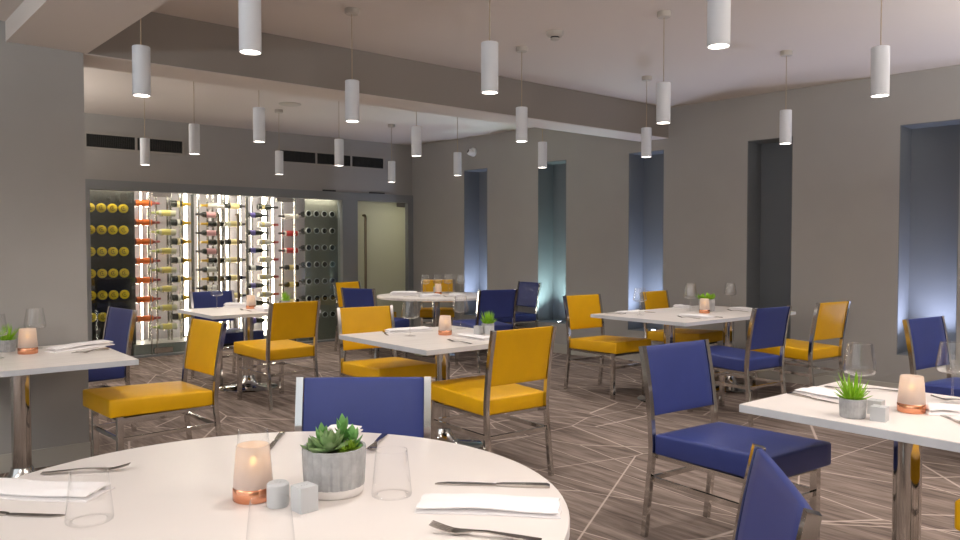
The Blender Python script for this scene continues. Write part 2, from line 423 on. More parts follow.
# security camera on the right wall
cp = wx(ty(8.47), 0, 2.68)
t = thing('security_camera', 'white dome security camera high on the right wall above first recess', 'security camera', cp)
mxc = Matrix.Rotation(math.radians(-90), 4, 'Y')
bm = bmesh.new(); lathe(bm, [(0, 0), (0.062, 0), (0.062, 0.022), (0.052, 0.03), (0, 0.03)], 24, mxc); link('base', mesh('camera_base', bm, M['cam_white'], 40), t)
mxh = Matrix.Translation((-0.055, 0, -0.005)) @ Matrix.Rotation(math.radians(-90), 4, 'Y') @ Matrix.Rotation(math.radians(28), 4, 'Y') @ Matrix.Rotation(math.radians(-22), 4, 'X')
bm = bmesh.new(); lathe(bm, [(0, -0.03), (0.035, -0.03), (0.047, -0.01), (0.047, 0.02), (0.040, 0.035), (0, 0.035)], 24, mxh); link('head', mesh('camera_head', bm, M['cam_white'], 40), t)
bm = bmesh.new(); lathe(bm, [(0, 0.0355), (0.026, 0.0355), (0.022, 0.044), (0, 0.047)], 20, mxh); link('lens', mesh('camera_lens', bm, M['cam_black'], 40), t)
# door closers sitting over the header
for x, w, lab in ((5.19, 0.20, 'slim dark closer bar on the header above dark bottle bottoms'), (5.95, 0.26, 'slim dark closer bar on the header above frosted door')):
    bm = bmesh.new(); box(bm, x, x+w, YB-0.018, YB+0.0, 2.136, 2.156); bevel(bm, 0.003, 1)
    tag(link('door_closer', mesh('door_closer', bm, M['black'])), lab, 'door closer')

# ------------------------------------------------------------------ pendant lamps
def make_lamp_meshes():
    d = {}
    bm = bmesh.new(); lathe(bm, [(0, 0), (0.046, 0), (0.046, -0.030), (0.040, -0.036), (0, -0.036)], 24); d['canopy'] = mesh('canopy', bm, M['detector'], 40)
    bm = bmesh.new(); lathe(bm, [(0.0032, -0.036), (0.0032, -(ZC-2.435))], 8); d['cable'] = mesh('cable', bm, M['cable'], 60)
    bm = bmesh.new(); lathe(bm, [(0.0032, -0.036), (0.0032, -(ZB-2.435))], 8); d['short_cable'] = mesh('cable', bm, M['cable'], 60)
    H = 0.265; z1 = -(ZC-2.435); z0 = z1-H; r = 0.046
    bm = bmesh.new(); lathe(bm, [(0, z1), (r-0.003, z1), (r, z1-0.003), (r, z0), (r-0.004, z0), (r-0.005, z0+0.03), (0, z0+0.03)], 32); d['shade'] = mesh('shade', bm, M['lamp'], 40)
    bm = bmesh.new(); lathe(bm, [(r-0.006, z0+0.006), (0, z0+0.004)], 28); d['diffuser'] = mesh('diffuser', bm, M['lampglow'], 40)
    return d
LM = make_lamp_meshes()
LX = {0: [1.30, 2.64, 4.24, 5.78], 1: []}
LAMPS = [  # x, y, label
 (1.33, 3.15, 'large white pendant at top left just right of the soffit, cable cropped'),
 (2.775, 1.84, 'white pendant cylinder cropped by the top edge right of centre'),
 (4.36, 1.88, 'rightmost white pendant cylinder with orange-brown cable'),
 (2.66, 3.16, 'large white pendant cylinder near top centre, its canopy out of frame'),
 (2.57, 4.45, 'white pendant in front of the beam with round canopy showing, left of centre'),
 (1.25, 4.42, 'white pendant cylinder hanging under the soffit corner near the left wall'),
 (4.20, 3.20, 'white pendant over the space left of the right wall ceiling corner'),
 (4.08, 4.46, 'white pendant in front of the beam below the smoke detector'),
 (5.79, 3.22, 'white pendant hanging in front of the unlit dark recess'),
 (5.66, 4.50, 'white pendant hanging in front of third recess at the beam end'),
 (2.505, 5.775, 'white pendant behind the beam, crossing the ceiling line left of the right-hand vent'),
 (2.39, 6.90, 'white pendant right of the two-panel vent, far room'),
 (2.32, 8.12, 'small white pendant overlapping the two-panel vent'),
 (3.86, 6.95, 'small white pendant overlapping the three-panel vent'),
 (3.80, 8.22, 'small white pendant at left end of three-panel vent'),
 (3.995, 5.775, 'white pendant just right of the three-panel vent below far ceiling'),
 (5.36, 8.30, 'small white pendant above the frosted door'),
 (5.45, 7.05, 'white pendant left of the security camera and first recess'),
 (5.59, 5.79, 'white pendant at the left edge of second recess'),
 (1.30, 1.85, 'white pendant cylinder above the round table'),
 (4.3, 0.60, 'white pendant cylinder beyond right frame edge'), (2.8, 0.60, 'white pendant cylinder above right front table'),
 (5.85, 1.90, 'white pendant cylinder near the right wall beyond the frame'), (1.32, 0.6, 'white pendant cylinder near the camera'),
]
for i, (x, y, lab) in enumerate(LAMPS):
    if i < 19:
        g = thing('pendant_lamp', lab, 'pendant lamp', (x, y, ZC), group='white cylinder pendant lamps')
        short = 5.34 < y < 5.717          # hung from the beam itself
        if short: g.location.z = ZB
        for n in ('canopy', 'cable', 'shade', 'diffuser'):
            o = link(n, LM['short_cable' if short and n == 'cable' else n], g)
            if short and n in ('shade', 'diffuser'): o.location.z = ZC-ZB
    ld = once('lampdata', lambda: bpy.data.lights.new('pendant_spot', 'SPOT'))
    lo = bpy.data.objects.new('pendant_spot', ld); COL.objects.link(lo); lo.location = (x, y, 2.163)
LD = CACHE['lampdata']
LD.energy = 26; LD.spot_size = math.radians(125); LD.spot_blend = 0.9; LD.shadow_soft_size = 0.04; LD.color = (1.0, 0.95, 0.90)

# ------------------------------------------------------------------ chairs
W2, D2 = 0.225, 0.295      # half width (post centres), half depth
def chair_meshes(kind):
    V = M[kind]; d = {}
    hz = 0.888
    # rear post: floor - seat - swept back
    path = []
    for k in range(15):
        z = hz*k/14
        if z < 0.40: y = -D2-0.012 - 0.047*(1-z/0.40)**1.0
        else:
            s = (z-0.40)/(hz-0.40); y = -D2-0.012 - 0.066*s**1.7
        path.append((0, y, z))
    def post_y(z):
        s = max(0, (z-0.40)/(hz-0.40)); return -D2-0.012-0.066*s**1.7
    for s, n in ((-1, 'rl'), (1, 'rr')):
        bm = bmesh.new(); sweep_rect(bm, [(s*W2, y, z) for _, y, z in path], 0.0245, 0.026)
        bevel(bm, 0.003, 2); d[n] = mesh('leg', bm, M['chrome'], 35)
    for s, n in ((-1, 'fl'), (1, 'fr')):
        bm = bmesh.new(); box(bm, s*0.205-0.015, s*0.205+0.015, D2-0.075, D2-0.043, 0, 0.408); bevel(bm, 0.003, 2); d[n] = mesh('leg', bm, M['chrome'], 35)
    # seat cushion, slightly domed with rounded edges
    bm = bmesh.new()
    nx, ny = 10, 10
    def seat_pt(u, v, top):
        x = (u-0.5)*0.462; y = -D2+0.002+v*(2*D2)
        if top:
            e = min(u, 1-u)*0.462; e2 = min(v, 1-v)*2*D2; ee = min(e, e2)
            zz = 0.492 + 0.020*v + 0.010*min(1, ee/0.12)
            if ee < 0.001: zz -= 0.0
            return Vector((x, y, zz))
        return Vector((x, y, 0.400+0.010*v))
    tv = [[bm.verts.new(seat_pt(i/nx, j/ny, True)) for j in range(ny+1)] for i in range(nx+1)]
    bv = [[bm.verts.new(seat_pt(i/nx, j/ny, False)) for j in range(ny+1)] for i in range(nx+1)]
    for i in range(nx):
        for j in range(ny):
            bm.faces.new((tv[i][j], tv[i+1][j], tv[i+1][j+1], tv[i][j+1])); bm.faces.new((bv[i][j], bv[i][j+1], bv[i+1][j+1], bv[i+1][j]))
    for i in range(nx):
        bm.faces.new((tv[i][0], bv[i][0], bv[i+1][0], tv[i+1][0])); bm.faces.new((tv[i][ny], tv[i+1][ny], bv[i+1][ny], bv[i][ny]))
        bm.faces.new((tv[0][i], tv[0][i+1], bv[0][i+1], bv[0][i])); bm.faces.new((tv[nx][i], bv[nx][i], bv[nx][i+1], tv[nx][i+1]))
    bmesh.ops.recalc_face_normals(bm, faces=bm.faces[:])
    bmesh.ops.bevel(bm, geom=[e for e in bm.edges if e.calc_face_angle(0) > 0.7], offset=0.012, segments=3, profile=0.5, affect='EDGES')
    d['seat'] = mesh('seat', bm, V, 50)
    bm = bmesh.new(); box(bm, -0.19, 0.19, -D2+0.03, D2-0.05, 0.386, 0.401); d['underside'] = mesh('seat_underside', bm, M['underside'])
    bm = bmesh.new()
    for a in (-1, 1):
        box(bm, a*0.208-0.010, a*0.208+0.010, -D2, D2-0.06, 0.380, 0.400)
    box(bm, -0.21, 0.21, -D2+0.01, -D2+0.028, 0.380, 0.3995); box(bm, -0.2, 0.2, D2-0.07, D2-0.052, 0.380, 0.3995)
    d['seat_frame'] = mesh('seat_frame', bm, M['chrome'])
    # backrest panel between the posts
    bm = bmesh.new(); n = 10; z0, z1 = 0.570, 0.887; nx = 8
    fr, bk = [], []
    for k in range(n+1):
        z = z0+(z1-z0)*k/n; y = post_y(z)
        rf, rb = [], []
        for i in range(nx+1):
            u = i/nx; bow = 0.006*(1-(2*u-1)**2); x = (u-0.5)*2*(W2-0.013)
            rf.append(bm.verts.new((x, y+0.009-bow*0.5, z))); rb.append(bm.verts.new((x, y-0.007-bow*0.6, z)))
        fr.append(rf); bk.append(rb)
    for k in range(n):
        for i in range(nx):
            bm.faces.new((fr[k][i], fr[k+1][i], fr[k+1][i+1], fr[k][i+1])); bm.faces.new((bk[k][i], bk[k][i+1], bk[k+1][i+1], bk[k+1][i]))
        bm.faces.new((fr[k][0], bk[k][0], bk[k+1][0], fr[k+1][0])); bm.faces.new((fr[k][nx], fr[k+1][nx], bk[k+1][nx], bk[k][nx]))
    for i in range(nx):
        bm.faces.new((fr[0][i], fr[0][i+1], bk[0][i+1], bk[0][i])); bm.faces.new((fr[n][i], bk[n][i], bk[n][i+1], fr[n][i+1]))
    bmesh.ops.recalc_face_normals(bm, faces=bm.faces[:])
    bmesh.ops.bevel(bm, geom=[e for e in bm.edges if e.calc_face_angle(0) > 0.9], offset=0.006, segments=2, profile=0.5, affect='EDGES')
    d['backrest'] = mesh('backrest', bm, V, 50)
    zs = 0.28
    yr = -D2-0.012-0.047*(1-zs/0.40)
    for n_, b in (('s1', (-W2+0.014, W2-0.014, yr-0.007, yr+0.007, zs-0.011, zs+0.011)), ('s2', (-0.19, 0.19, D2-0.066, D2-0.052, zs-0.011, zs+0.011)),
                  ('s3', (-0.222, -0.208, yr+0.012, D2-0.073, zs-0.011, zs+0.011)), ('s4', (0.208, 0.222, yr+0.012, D2-0.073, zs-0.011, zs+0.011))):
        bm = bmesh.new(); box(bm, *b); bevel(bm, 0.002, 1); d[n_] = mesh('stretcher', bm, M['chrome'])
    return d
CH = {k: chair_meshes(k) for k in ('yellow', 'blue')}
PARTS = (('seat', 'seat'), ('underside', 'seat_underside'), ('seat_frame', 'seat_frame'), ('backrest', 'backrest'), ('rl', 'leg'), ('rr', 'leg'), ('fl', 'leg'), ('fr', 'leg'),
         ('s1', 'stretcher'), ('s2', 'stretcher'), ('s3', 'stretcher'), ('s4', 'stretcher'))
def chair(kind, x, y, deg, label):
    a = math.radians(deg); x -= 0.013*math.sin(a); y += 0.013*math.cos(a)
    g = thing('dining_chair', label, 'chair', (x, y, 0), a, group=('mustard' if kind == 'yellow' else 'blue')+' upholstered dining chairs')
    for k, n in PARTS:
        o = link(n, CH[kind][k], g)
        if k == 'underside': o['label'] = 'dark underside of the seat'
    return g
CHAIRS = [
 ('yellow', 1.377, 4.766, 94.6, 'mustard chair with chrome frame pulled up to the left wall table, seat towards the left'),
 ('blue', 1.227, 6.108, 97.5, 'blue chair partly hidden behind the grey wall end at left'),
 ('yellow', 2.872, 6.336, 4.5, 'mustard chair seen from behind at the small table before the wine wall'),
 ('blue', 2.954, 7.611, 185, 'blue chair on the far side of the small table, against the wine wall'),
 ('yellow', 3.047, 4.789, 175.7, 'mustard chair tucked under the far left edge of middle table'),
 ('yellow', 2.968, 3.564, -1.7, 'mustard chair seen from behind at the near edge of middle table'),
 ('blue', 1.187, 2.08, 142, 'blue chair whose back rises behind the round front table and plant pot'),
 ('yellow', 5.16, 8.589, -164, 'far mustard chair left of the back round table, behind a blue chair'),
 ('blue', 4.717, 7.607, -70, 'blue chair left of the back round table, behind the mustard chair of the middle table'),
 ('yellow', 6.23, 8.51, 143, 'mustard chair at the far side of the back round table by the right wall'),
 ('blue', 5.48, 6.63, -12, 'blue chair seen from behind at the near side of the back round table'),
 ('blue', 6.54, 7.41, 84, 'blue chair beside the second recess, right of the back round table'),
 ('yellow', 5.422, 4.728, 177, 'mustard chair at left end of the long white table, before the grey wall'),
 ('yellow', 6.509, 4.689, 184, 'mustard chair behind the long white table in front of third recess'),
 ('blue', 5.476, 3.479, -4, 'blue chair seen from behind at the near side of the long white table'),
 ('yellow', 6.408, 3.457, -5, 'mustard chair at the right end of the long white table with pale back'),
 ('blue', 3.047, 1.905, 176, 'large blue chair at right facing the right front table'),
 ('blue', 1.218, 1.077, 42, 'nearest blue chair cropped at the bottom, right of the round table'),
 ('blue', 5.371, 1.678, 174, 'blue chair at the right edge in front of the lit recess'),
 ('yellow', 3.048, 0.648, 0, 'mustard chair almost out of frame at lower right under the right front table'),
]
for c in CHAIRS: chair(*c)

# ------------------------------------------------------------------ tables
ZT = 0.745
def pedestal(g, cx, cy):
    def col():
        bm = bmesh.new(); lathe(bm, [(0, 0.10), (0.049, 0.10), (0.049, 0.715), (0, 0.715)], 32); return mesh('column', bm, M['chrome'], 40)
    def base():
        bm = bmesh.new(); lathe(bm, [(0, 0), (0.27, 0), (0.275, 0.006), (0.26, 0.016), (0.12, 0.030), (0.085, 0.05), (0.062, 0.095), (0.055, 0.12), (0, 0.12)], 40); return mesh('base', bm, M['chrome'], 40)
    def plate():
        bm = bmesh.new(); box(bm, -0.16, 0.16, -0.16, 0.16, 0.706, 0.7145); return mesh('mounting_plate', bm, M['black'])
    link('column', once('col', col), g, (cx, cy, 0)); link('base', once('base', base), g, (cx, cy, 0)); link('mounting_plate', once('plate', plate), g, (cx, cy, 0))
def square_table(label, x0, x1, y0, y1, m, cols, name='square_table', group=None):
    cx, cy = (x0+x1)/2, (y0+y1)/2
    g = thing(name, label, 'table', (cx, cy, 0))
    w, d = (x1-x0)/2, (y1-y0)/2
    bm = bmesh.new(); box(bm, -w+0.002, w-0.002, -d+0.002, d-0.002, ZT-0.0020, ZT); link('tabletop', mesh('tabletop', bm, m), g)
    bm = bmesh.new(); box(bm, -w, w, -d, d, ZT-0.030, ZT-0.0021); bevel(bm, 0.002, 2); e = link('edge_band', mesh('edge_band', bm, M['edge']), g)
    for px, py in cols: pedestal(g, px-cx, py-cy)
    return g
square_table('pale square table against the left wall set with candle and napkin', 0.25, 1.20, 4.36, 5.315, M['table_wood'], [(0.73, 4.93)])
square_table('small white table before the wine wall with one candle', 2.455, 3.50, 6.67, 7.59, M['table_wood'], [(2.95, 7.10)])
square_table('white square table in the middle of the room with spiky plant', 2.60, 3.58, 3.66, 4.70, M['table_wood'], [(3.11, 4.19)])
square_table('long white table by the right wall with two chrome columns', 5.15, 6.86, 3.69, 4.71, M['table_wood'], [(5.58, 4.17), (6.50, 4.17)], 'long_table')
square_table('white table at right front with spiky plant and glowing candle', 2.64, 3.45, 0.80, 1.645, M['table'], [(3.075, 1.205)])
def round_table(label, cx, cy, r, m):
    g = thing('round_table', label, 'table', (cx, cy, 0))
    bm = bmesh.new(); lathe(bm, [(0, ZT), (r-0.004, ZT), (r-0.0015, ZT-0.001), (r, ZT-0.004), (r, ZT-0.027), (r-0.003, ZT-0.030), (0, ZT-0.030)], 96); link('tabletop', mesh('tabletop', bm, m, 40), g)
    pedestal(g, 0, 0)
round_table('large round white table in the foreground', 0.724, 1.711, 0.731, M['table'])
round_table('white round table at the back near the frosted door', 5.68, 7.79, 0.731, M['table_wood'])

# ------------------------------------------------------------------ tableware
def lathe_thing_mesh(key, prof, m, n=28, smooth=50):
    def f():
        bm = bmesh.new(); lathe(bm, prof, n); return mesh(key, bm, m, smooth)
    return once(key, f)
def wine_glass(x, y, label, z=ZT):
    g = thing('wine_glass', label, 'wine glass', (x, y, z), group='stemmed wine glasses')
    link('bowl', lathe_thing_mesh('bowl', [(0.0, 0.117), (0.030, 0.119), (0.052, 0.126), (0.0585, 0.136), (0.0580, 0.150), (0.044, 0.238), (0.0428, 0.2385), (0.043, 0.236)], M['glass'], 32), g)
    link('stem', lathe_thing_mesh('stem', [(0.0055, 0.006), (0.0045, 0.03), (0.0043, 0.09), (0.006, 0.1165), (0, 0.117)], M['glass'], 12), g)
    link('foot', lathe_thing_mesh('foot', [(0, 0.0), (0.039, 0.0), (0.040, 0.0015), (0.012, 0.004), (0.004, 0.007), (0, 0.007)], M['foot'], 28), g)
def tumbler(x, y, label):
    o = link('tumbler', lathe_thing_mesh('tumbler', [(0.034, 0.004), (0.041, 0.0005), (0.0482, 0.003), (0.0490, 0.008), (0.0385, 0.112), (0.0372, 0.1123), (0.0376, 0.110)], M['tumbler'], 36), None, (x, y, ZT))
    tag(o, label, 'tumbler', 'stemless tumblers on the round table')
FL = bpy.data.lights.new('candle_light', 'POINT'); FL.energy = 0.035; FL.color = (1.0, 0.62, 0.28); FL.shadow_soft_size = 0.012
def candle(x, y, label, s=1.0):
    g = thing('candle_holder', label, 'candle holder', (x, y, ZT), group='frosted candle holders with copper base'); g.scale = (s, s, s)
    link('copper_base', lathe_thing_mesh('copper_base', [(0, 0), (0.044, 0), (0.0475, 0.003), (0.0475, 0.030), (0.045, 0.033), (0, 0.033)], M['copper'], 32), g)
    o = link('frosted_cup', lathe_thing_mesh('frosted_cup', [(0.0465, 0.0335), (0.0455, 0.05), (0.0385, 0.130), (0.037, 0.132), (0.0355, 0.130), (0.043, 0.05), (0.044, 0.0335)], M['frost'], 32), g)
    link('tealight', lathe_thing_mesh('tealight', [(0, 0.034), (0.020, 0.034), (0.020, 0.062), (0.0185, 0.0635), (0, 0.063)], M['wax'], 20), g)
    link('flame', lathe_thing_mesh('flame', [(0, 0.080), (0.006, 0.083), (0.0088, 0.091), (0.0065, 0.099), (0, 0.106)], M['flame'], 14), g)
    lo = bpy.data.objects.new('candle_light', FL); COL.objects.link(lo); lo.parent = g; lo.location = (0, 0, 0.118)
def leaf(bm, base, direction, length, width, thick=0.25, curl=0.0, seg=5):
    """a fleshy tapered leaf"""
    d = Vector(direction).normalized(); side = d.cross(Vector((0, 0, 1)))
    if side.length < 1e-3: side = Vector((1, 0, 0))
    side.normalize(); up = side.cross(d).normalized()
    rings = []
    for k in range(seg+1):
        t = k/seg
        w = width*(math.sin(PI*min(1, 0.18+0.82*t)**1.0) if width > length*0.3 else (1-t)**0.75*(0.75+0.5*t))
        p = Vector(base)+d*length*t+up*curl*length*t*t
        if k == seg: rings.append([bm.verts.new(p)]); break
        rings.append([bm.verts.new(p-side*w/2), bm.verts.new(p-up*w*thick), bm.verts.new(p+side*w/2), bm.verts.new(p+up*w*thick*0.35)])
    for a, b in zip(rings, rings[1:]):
        if len(b) == 1:
            for i in range(4): bm.faces.new((a[i], a[(i+1) % 4], b[0]))
        else:
            for i in range(4): bm.faces.new((a[i], a[(i+1) % 4], b[(i+1) % 4], b[i]))
    bm.faces.new(rings[0][::-1])
def spiky_foliage(seed, R=0.064, Hh=0.100, n=60):
    rnd = random.Random(seed); bm = bmesh.new()
    for i in range(n):
        a = i*2.39996+rnd.uniform(-.2, .2); e = rnd.uniform(0.25, 1.0) if i < n*0.6 else rnd.uniform(0.9, 1.5)
        d = (math.cos(a)*math.cos(e), math.sin(a)*math.cos(e), math.sin(e))
        leaf(bm, (math.cos(a)*0.008, math.sin(a)*0.008, 0.0), d, rnd.uniform(0.75, 1.1)*(R if e < 0.8 else Hh), 0.014, 0.4, 0.12)
    return bm
def rib_pot(key, r0, r1, h, ribs, m1):
    def f():
        bm = bmesh.new(); n = ribs*4
        def ring(r, z, ribbed=True):
            out = []
            for i in range(n):
                rr = r - (0.0016 if (ribbed and i % 4 == 0) else 0)
                out.append(bm.verts.new((rr*math.cos(2*PI*i/n), rr*math.sin(2*PI*i/n), z)))
            return out
        R = [ring(r0*0.93, 0, False), ring(r0, 0.004), ring((r0+r1)/2, h*0.5), ring(r1, h-0.002), ring(r1-0.002, h, False), ring(r1-0.008, h, False), ring(r1-0.009, h-0.02, False)]
        for a, b in zip(R, R[1:]):
            for i in range(n): bm.faces.new((a[i], a[(i+1) % n], b[(i+1) % n], b[i]))
        bm.faces.new(R[0][::-1]); bm.faces.new(R[-1])
        return mesh(key, bm, m1, 25)
    return once(key, f)
def spiky_plant(x, y, label, seed, leafm='leaf_bright'):
    g = thing('potted_succulent', label, 'potted plant', (x, y, ZT), group='small potted succulents on the square tables')
    link('pot', rib_pot('small_pot', 0.042, 0.0455, 0.068, 26, M['concrete']), g)
    link('soil', lathe_thing_mesh('small_soil', [(0.036, 0.052), (0.034, 0.060), (0, 0.062)], M['soil'], 20), g)
    bm = spiky_foliage(seed)
    for v in bm.verts: v.co.z += 0.06
    link('foliage', mesh('foliage', bm, M[leafm], 60), g)
def bushy_plant(x, y, label, seed, dense=60, s=1.0):
    g = thing('potted_succulent', label, 'potted plant', (x, y, ZT), group='small potted succulents on the square tables')
    g.scale = (s, s, s)
    link('pot', rib_pot('bush_pot', 0.052, 0.055, 0.085, 26, M['concrete']), g)
    link('soil', lathe_thing_mesh('bush_soil', [(0.046, 0.066), (0.040, 0.080), (0, 0.082)], M['soil'], 20), g)
    rnd = random.Random(seed); bm = bmesh.new()
    for i in range(dense):
        a = rnd.uniform(0, 2*PI); rr = 0.05*math.sqrt(rnd.random()); e = rnd.uniform(0.3, 1.3)
        leaf(bm, (rr*math.cos(a), rr*math.sin(a), 0.08+0.02*rnd.random()), (math.cos(a)*math.cos(e), math.sin(a)*math.cos(e), math.sin(e)), rnd.uniform(0.02, 0.035), 0.016, 0.3, 0.1, 4)
    link('foliage', mesh('foliage', bm, M['leaf_bright'], 60), g)

def fork_mesh():
    bm = bmesh.new()   # along +Y, handle end at 0, tines at 0.20
    L = [(0.0, 0.008), (0.01, 0.0095), (0.06, 0.0075), (0.10, 0.0045), (0.125, 0.0045), (0.14, 0.009), (0.155, 0.0125), (0.165, 0.0125)]
    def zz(y): return 0.004+0.006*math.sin(PI*min(1, max(0, (y-0.04)/0.12)))+ (0.010*((y-0.15)/0.05)**1.5 if y > 0.15 else 0)
    rows = []
    for y, w in L:
        rows.append([bm.verts.new((s*w, y, zz(y)+dz)) for dz in (0, 0.0025) for s in ((-1, 1) if dz == 0 else (1, -1))])
    for a, b in zip(rows, rows[1:]):
        for i in range(4): bm.faces.new((a[i], a[(i+1) % 4], b[(i+1) % 4], b[i]))
    bm.faces.new(rows[0][::-1]); bm.faces.new(rows[-1])
    for k in range(4):
        x = -0.0105+k*0.007; r2 = []
        for y, w in ((0.164, 0.0019), (0.18, 0.0018), (0.195, 0.0015), (0.207, 0.0008)):
            r2.append([bm.verts.new((x+s*w, y, zz(y)+dz)) for dz in (0, 0.0022) for s in ((-1, 1) if dz == 0 else (1, -1))])
        for a, b in zip(r2, r2[1:]):
            for i in range(4): bm.faces.new((a[i], a[(i+1) % 4], b[(i+1) % 4], b[i]))
        bm.faces.new(r2[0][::-1]); bm.faces.new(r2[-1])
    return mesh('fork', bm, M['cutlery'], 40)
def knife_handle_mesh():
    bm = bmesh.new(); rows = []
    for y, w, t in ((0, 0.007, 0.005), (0.006, 0.009, 0.007), (0.05, 0.0085, 0.007), (0.10, 0.007, 0.006), (0.112, 0.0055, 0.005)):
        rows.append([bm.verts.new((s*w, y, z)) for z in (0.0005, t) for s in ((-1, 1) if z < 0.001 else (1, -1))])
    for a, b in zip(rows, rows[1:]):
        for i in range(4): bm.faces.new((a[i], a[(i+1) % 4], b[(i+1) % 4], b[i]))
    bm.faces.new(rows[0][::-1]); bm.faces.new(rows[-1]); bevel(bm, 0.001, 1)
    return mesh('handle', bm, M['cutlery'], 40)
def knife_blade_mesh():
    bm = bmesh.new(); rows = []
    for y, a, b_ in ((0.111, -0.005, 0.005), (0.122, -0.007, 0.009), (0.17, -0.0075, 0.010), (0.215, -0.0075, 0.008), (0.235, -0.0072, 0.0), (0.240, -0.007, -0.005)):
        rows.append([bm.verts.new((x, y, z)) for z in (0.001, 0.0035) for x in ((a, b_) if z < 0.002 else (b_, a))])
    for a, b in zip(rows, rows[1:]):
        for i in range(4): bm.faces.new((a[i], a[(i+1) % 4], b[(i+1) % 4], b[i]))
    bm.faces.new(rows[0][::-1]); bm.faces.new(rows[-1])
    return mesh('blade', bm, M['cutlery'], 40)
FORK = fork_mesh(); KH = knife_handle_mesh(); KB = knife_blade_mesh()
def aim(p0, p1): return math.atan2(-(p1[0]-p0[0]), p1[1]-p0[1])
def fork(handle, tines, label, s=1.0):
    o = link('fork', FORK, None, (handle[0], handle[1], ZT-0.0015), aim(handle, tines)); o.scale = (s, s, s); tag(o, label, 'fork', 'forks laid on the tables')
def knife(handle, tip, label, s=1.0):
    g = thing('table_knife', label, 'knife', (handle[0], handle[1], ZT), aim(handle, tip), 'knives laid on the tables'); g.scale = (s, s, s)
    link('handle', KH, g); link('blade', KB, g)
def napkin_mesh(Lh, Wh, T, seed):
    """a folded linen strip: three stacked layers with a rolled fold on one long side, softly wavy"""
    rnd = random.Random(seed); bm = bmesh.new()
    ph = rnd.uniform(0, 6)
    for k in range(2):
        z0 = k*T/2+0.0006; z1 = (k+1)*T/2-0.0002
        ins = 0.004*k*rnd.uniform(0.6, 1.6); nx, ny = 14, 6
        tv, bv = [], []
        for i in range(nx+1):
            a, b = [], []
            for j in range(ny+1):
                u = i/nx*2-1; v = j/ny*2-1
                x = u*(Lh-ins)+0.002*math.sin(5*v+ph+k); y = v*(Wh-ins*0.7)+0.003*math.sin(3*u+ph)
                wv = 0.0022*math.sin(4*u+ph+k)*(0.3+0.7*k)+0.0015*math.sin(6*v+2*u+ph)*k
                e = min(1, (1-abs(v))/0.12+0.25); e2 = min(1, (1-abs(u))/0.05+0.45)
                a.append(bm.verts.new((x, y, z0+(z1-z0)*min(e, e2)+max(0.0, wv+0.0015)*0.8*k))); b.append(bm.verts.new((x, y, z0+(max(0.0, wv+0.0015)*0.8*k if k else 0))))
            tv.append(a); bv.append(b)
        for i in range(nx):
            for j in range(ny):
                bm.faces.new((tv[i][j], tv[i+1][j], tv[i+1][j+1], tv[i][j+1])); bm.faces.new((bv[i][j], bv[i][j+1], bv[i+1][j+1], bv[i+1][j]))
        for i in range(nx):
            bm.faces.new((tv[i][0], bv[i][0], bv[i+1][0], tv[i+1][0])); bm.faces.new((tv[i][ny], tv[i+1][ny], bv[i+1][ny], bv[i][ny]))
        for j in range(ny):
            bm.faces.new((tv[0][j], tv[0][j+1], bv[0][j+1], bv[0][j])); bm.faces.new((tv[nx][j], bv[nx][j], bv[nx][j+1], tv[nx][j+1]))
    return mesh('napkin', bm, M['linen'], 60)
def napkin(c, ang, label, Lh=0.16, Wh=0.055, T=0.02, seed=1):
    o = link('napkin', napkin_mesh(Lh, Wh, T, seed), None, (c[0], c[1], ZT), math.radians(ang)); tag(o, label, 'napkin', 'folded white linen napkins')
def shaker_round(x, y, label, r=0.0255, h=0.056):
    g = thing('salt_shaker', label, 'salt shaker', (x, y, ZT))
    link('body', lathe_thing_mesh('shaker_body', [(0, 0), (r-0.002, 0), (r, 0.002), (r, h-0.004), (r-0.004, h), (0, h)], M['shaker'], 28, 35), g)
    bm = bmesh.new()
    for a in range(5): lathe(bm, [(0.0014, h+0.0002), (0, h+0.0004)], 8, Matrix.Translation((0.007*math.cos(a*1.257), 0.007*math.sin(a*1.257), 0)))
    link('holes', mesh('shaker_holes', bm, M['holes']), g)
def shaker_cube(x, y, rot, label, a=0.0225, h=0.058, name='pepper_shaker', cat='pepper shaker'):
    g = thing(name, label, cat, (x, y, ZT), rot)
    bm = bmesh.new(); box(bm, -a, a, -a, a, 0, h); bevel(bm, 0.003, 2); link('body', mesh('cube_body', bm, M['shaker'], 35), g)
    bm = bmesh.new()
    for i in (-1, 0, 1): lathe(bm, [(0.0014, h+0.0002), (0, h+0.0004)], 8, Matrix.Translation((0.007*i, 0, 0)))
    link('holes', mesh('cube_holes', bm, M['holes']), g)

# --- round front table
candle(0.741, 1.761, 'nearest frosted candle holder with copper base, on the round table')
shaker_round(0.766, 1.678, 'round pale grey salt shaker beside the copper candle holder on the round table')
shaker_cube(0.800, 1.611, math.radians(6), 'cube pale grey pepper shaker in front of the big plant pot')
tumbler(1.012, 1.572, 'clear tumbler right of the big plant pot')
tumbler(0.401, 1.846, 'clear tumbler at left in front of the left napkin')
tumbler(0.835, 1.982, 'clear tumbler behind the nearest candle holder')
tumbler(0.627, 1.409, 'clear tumbler cropped at the bottom edge below the shakers')
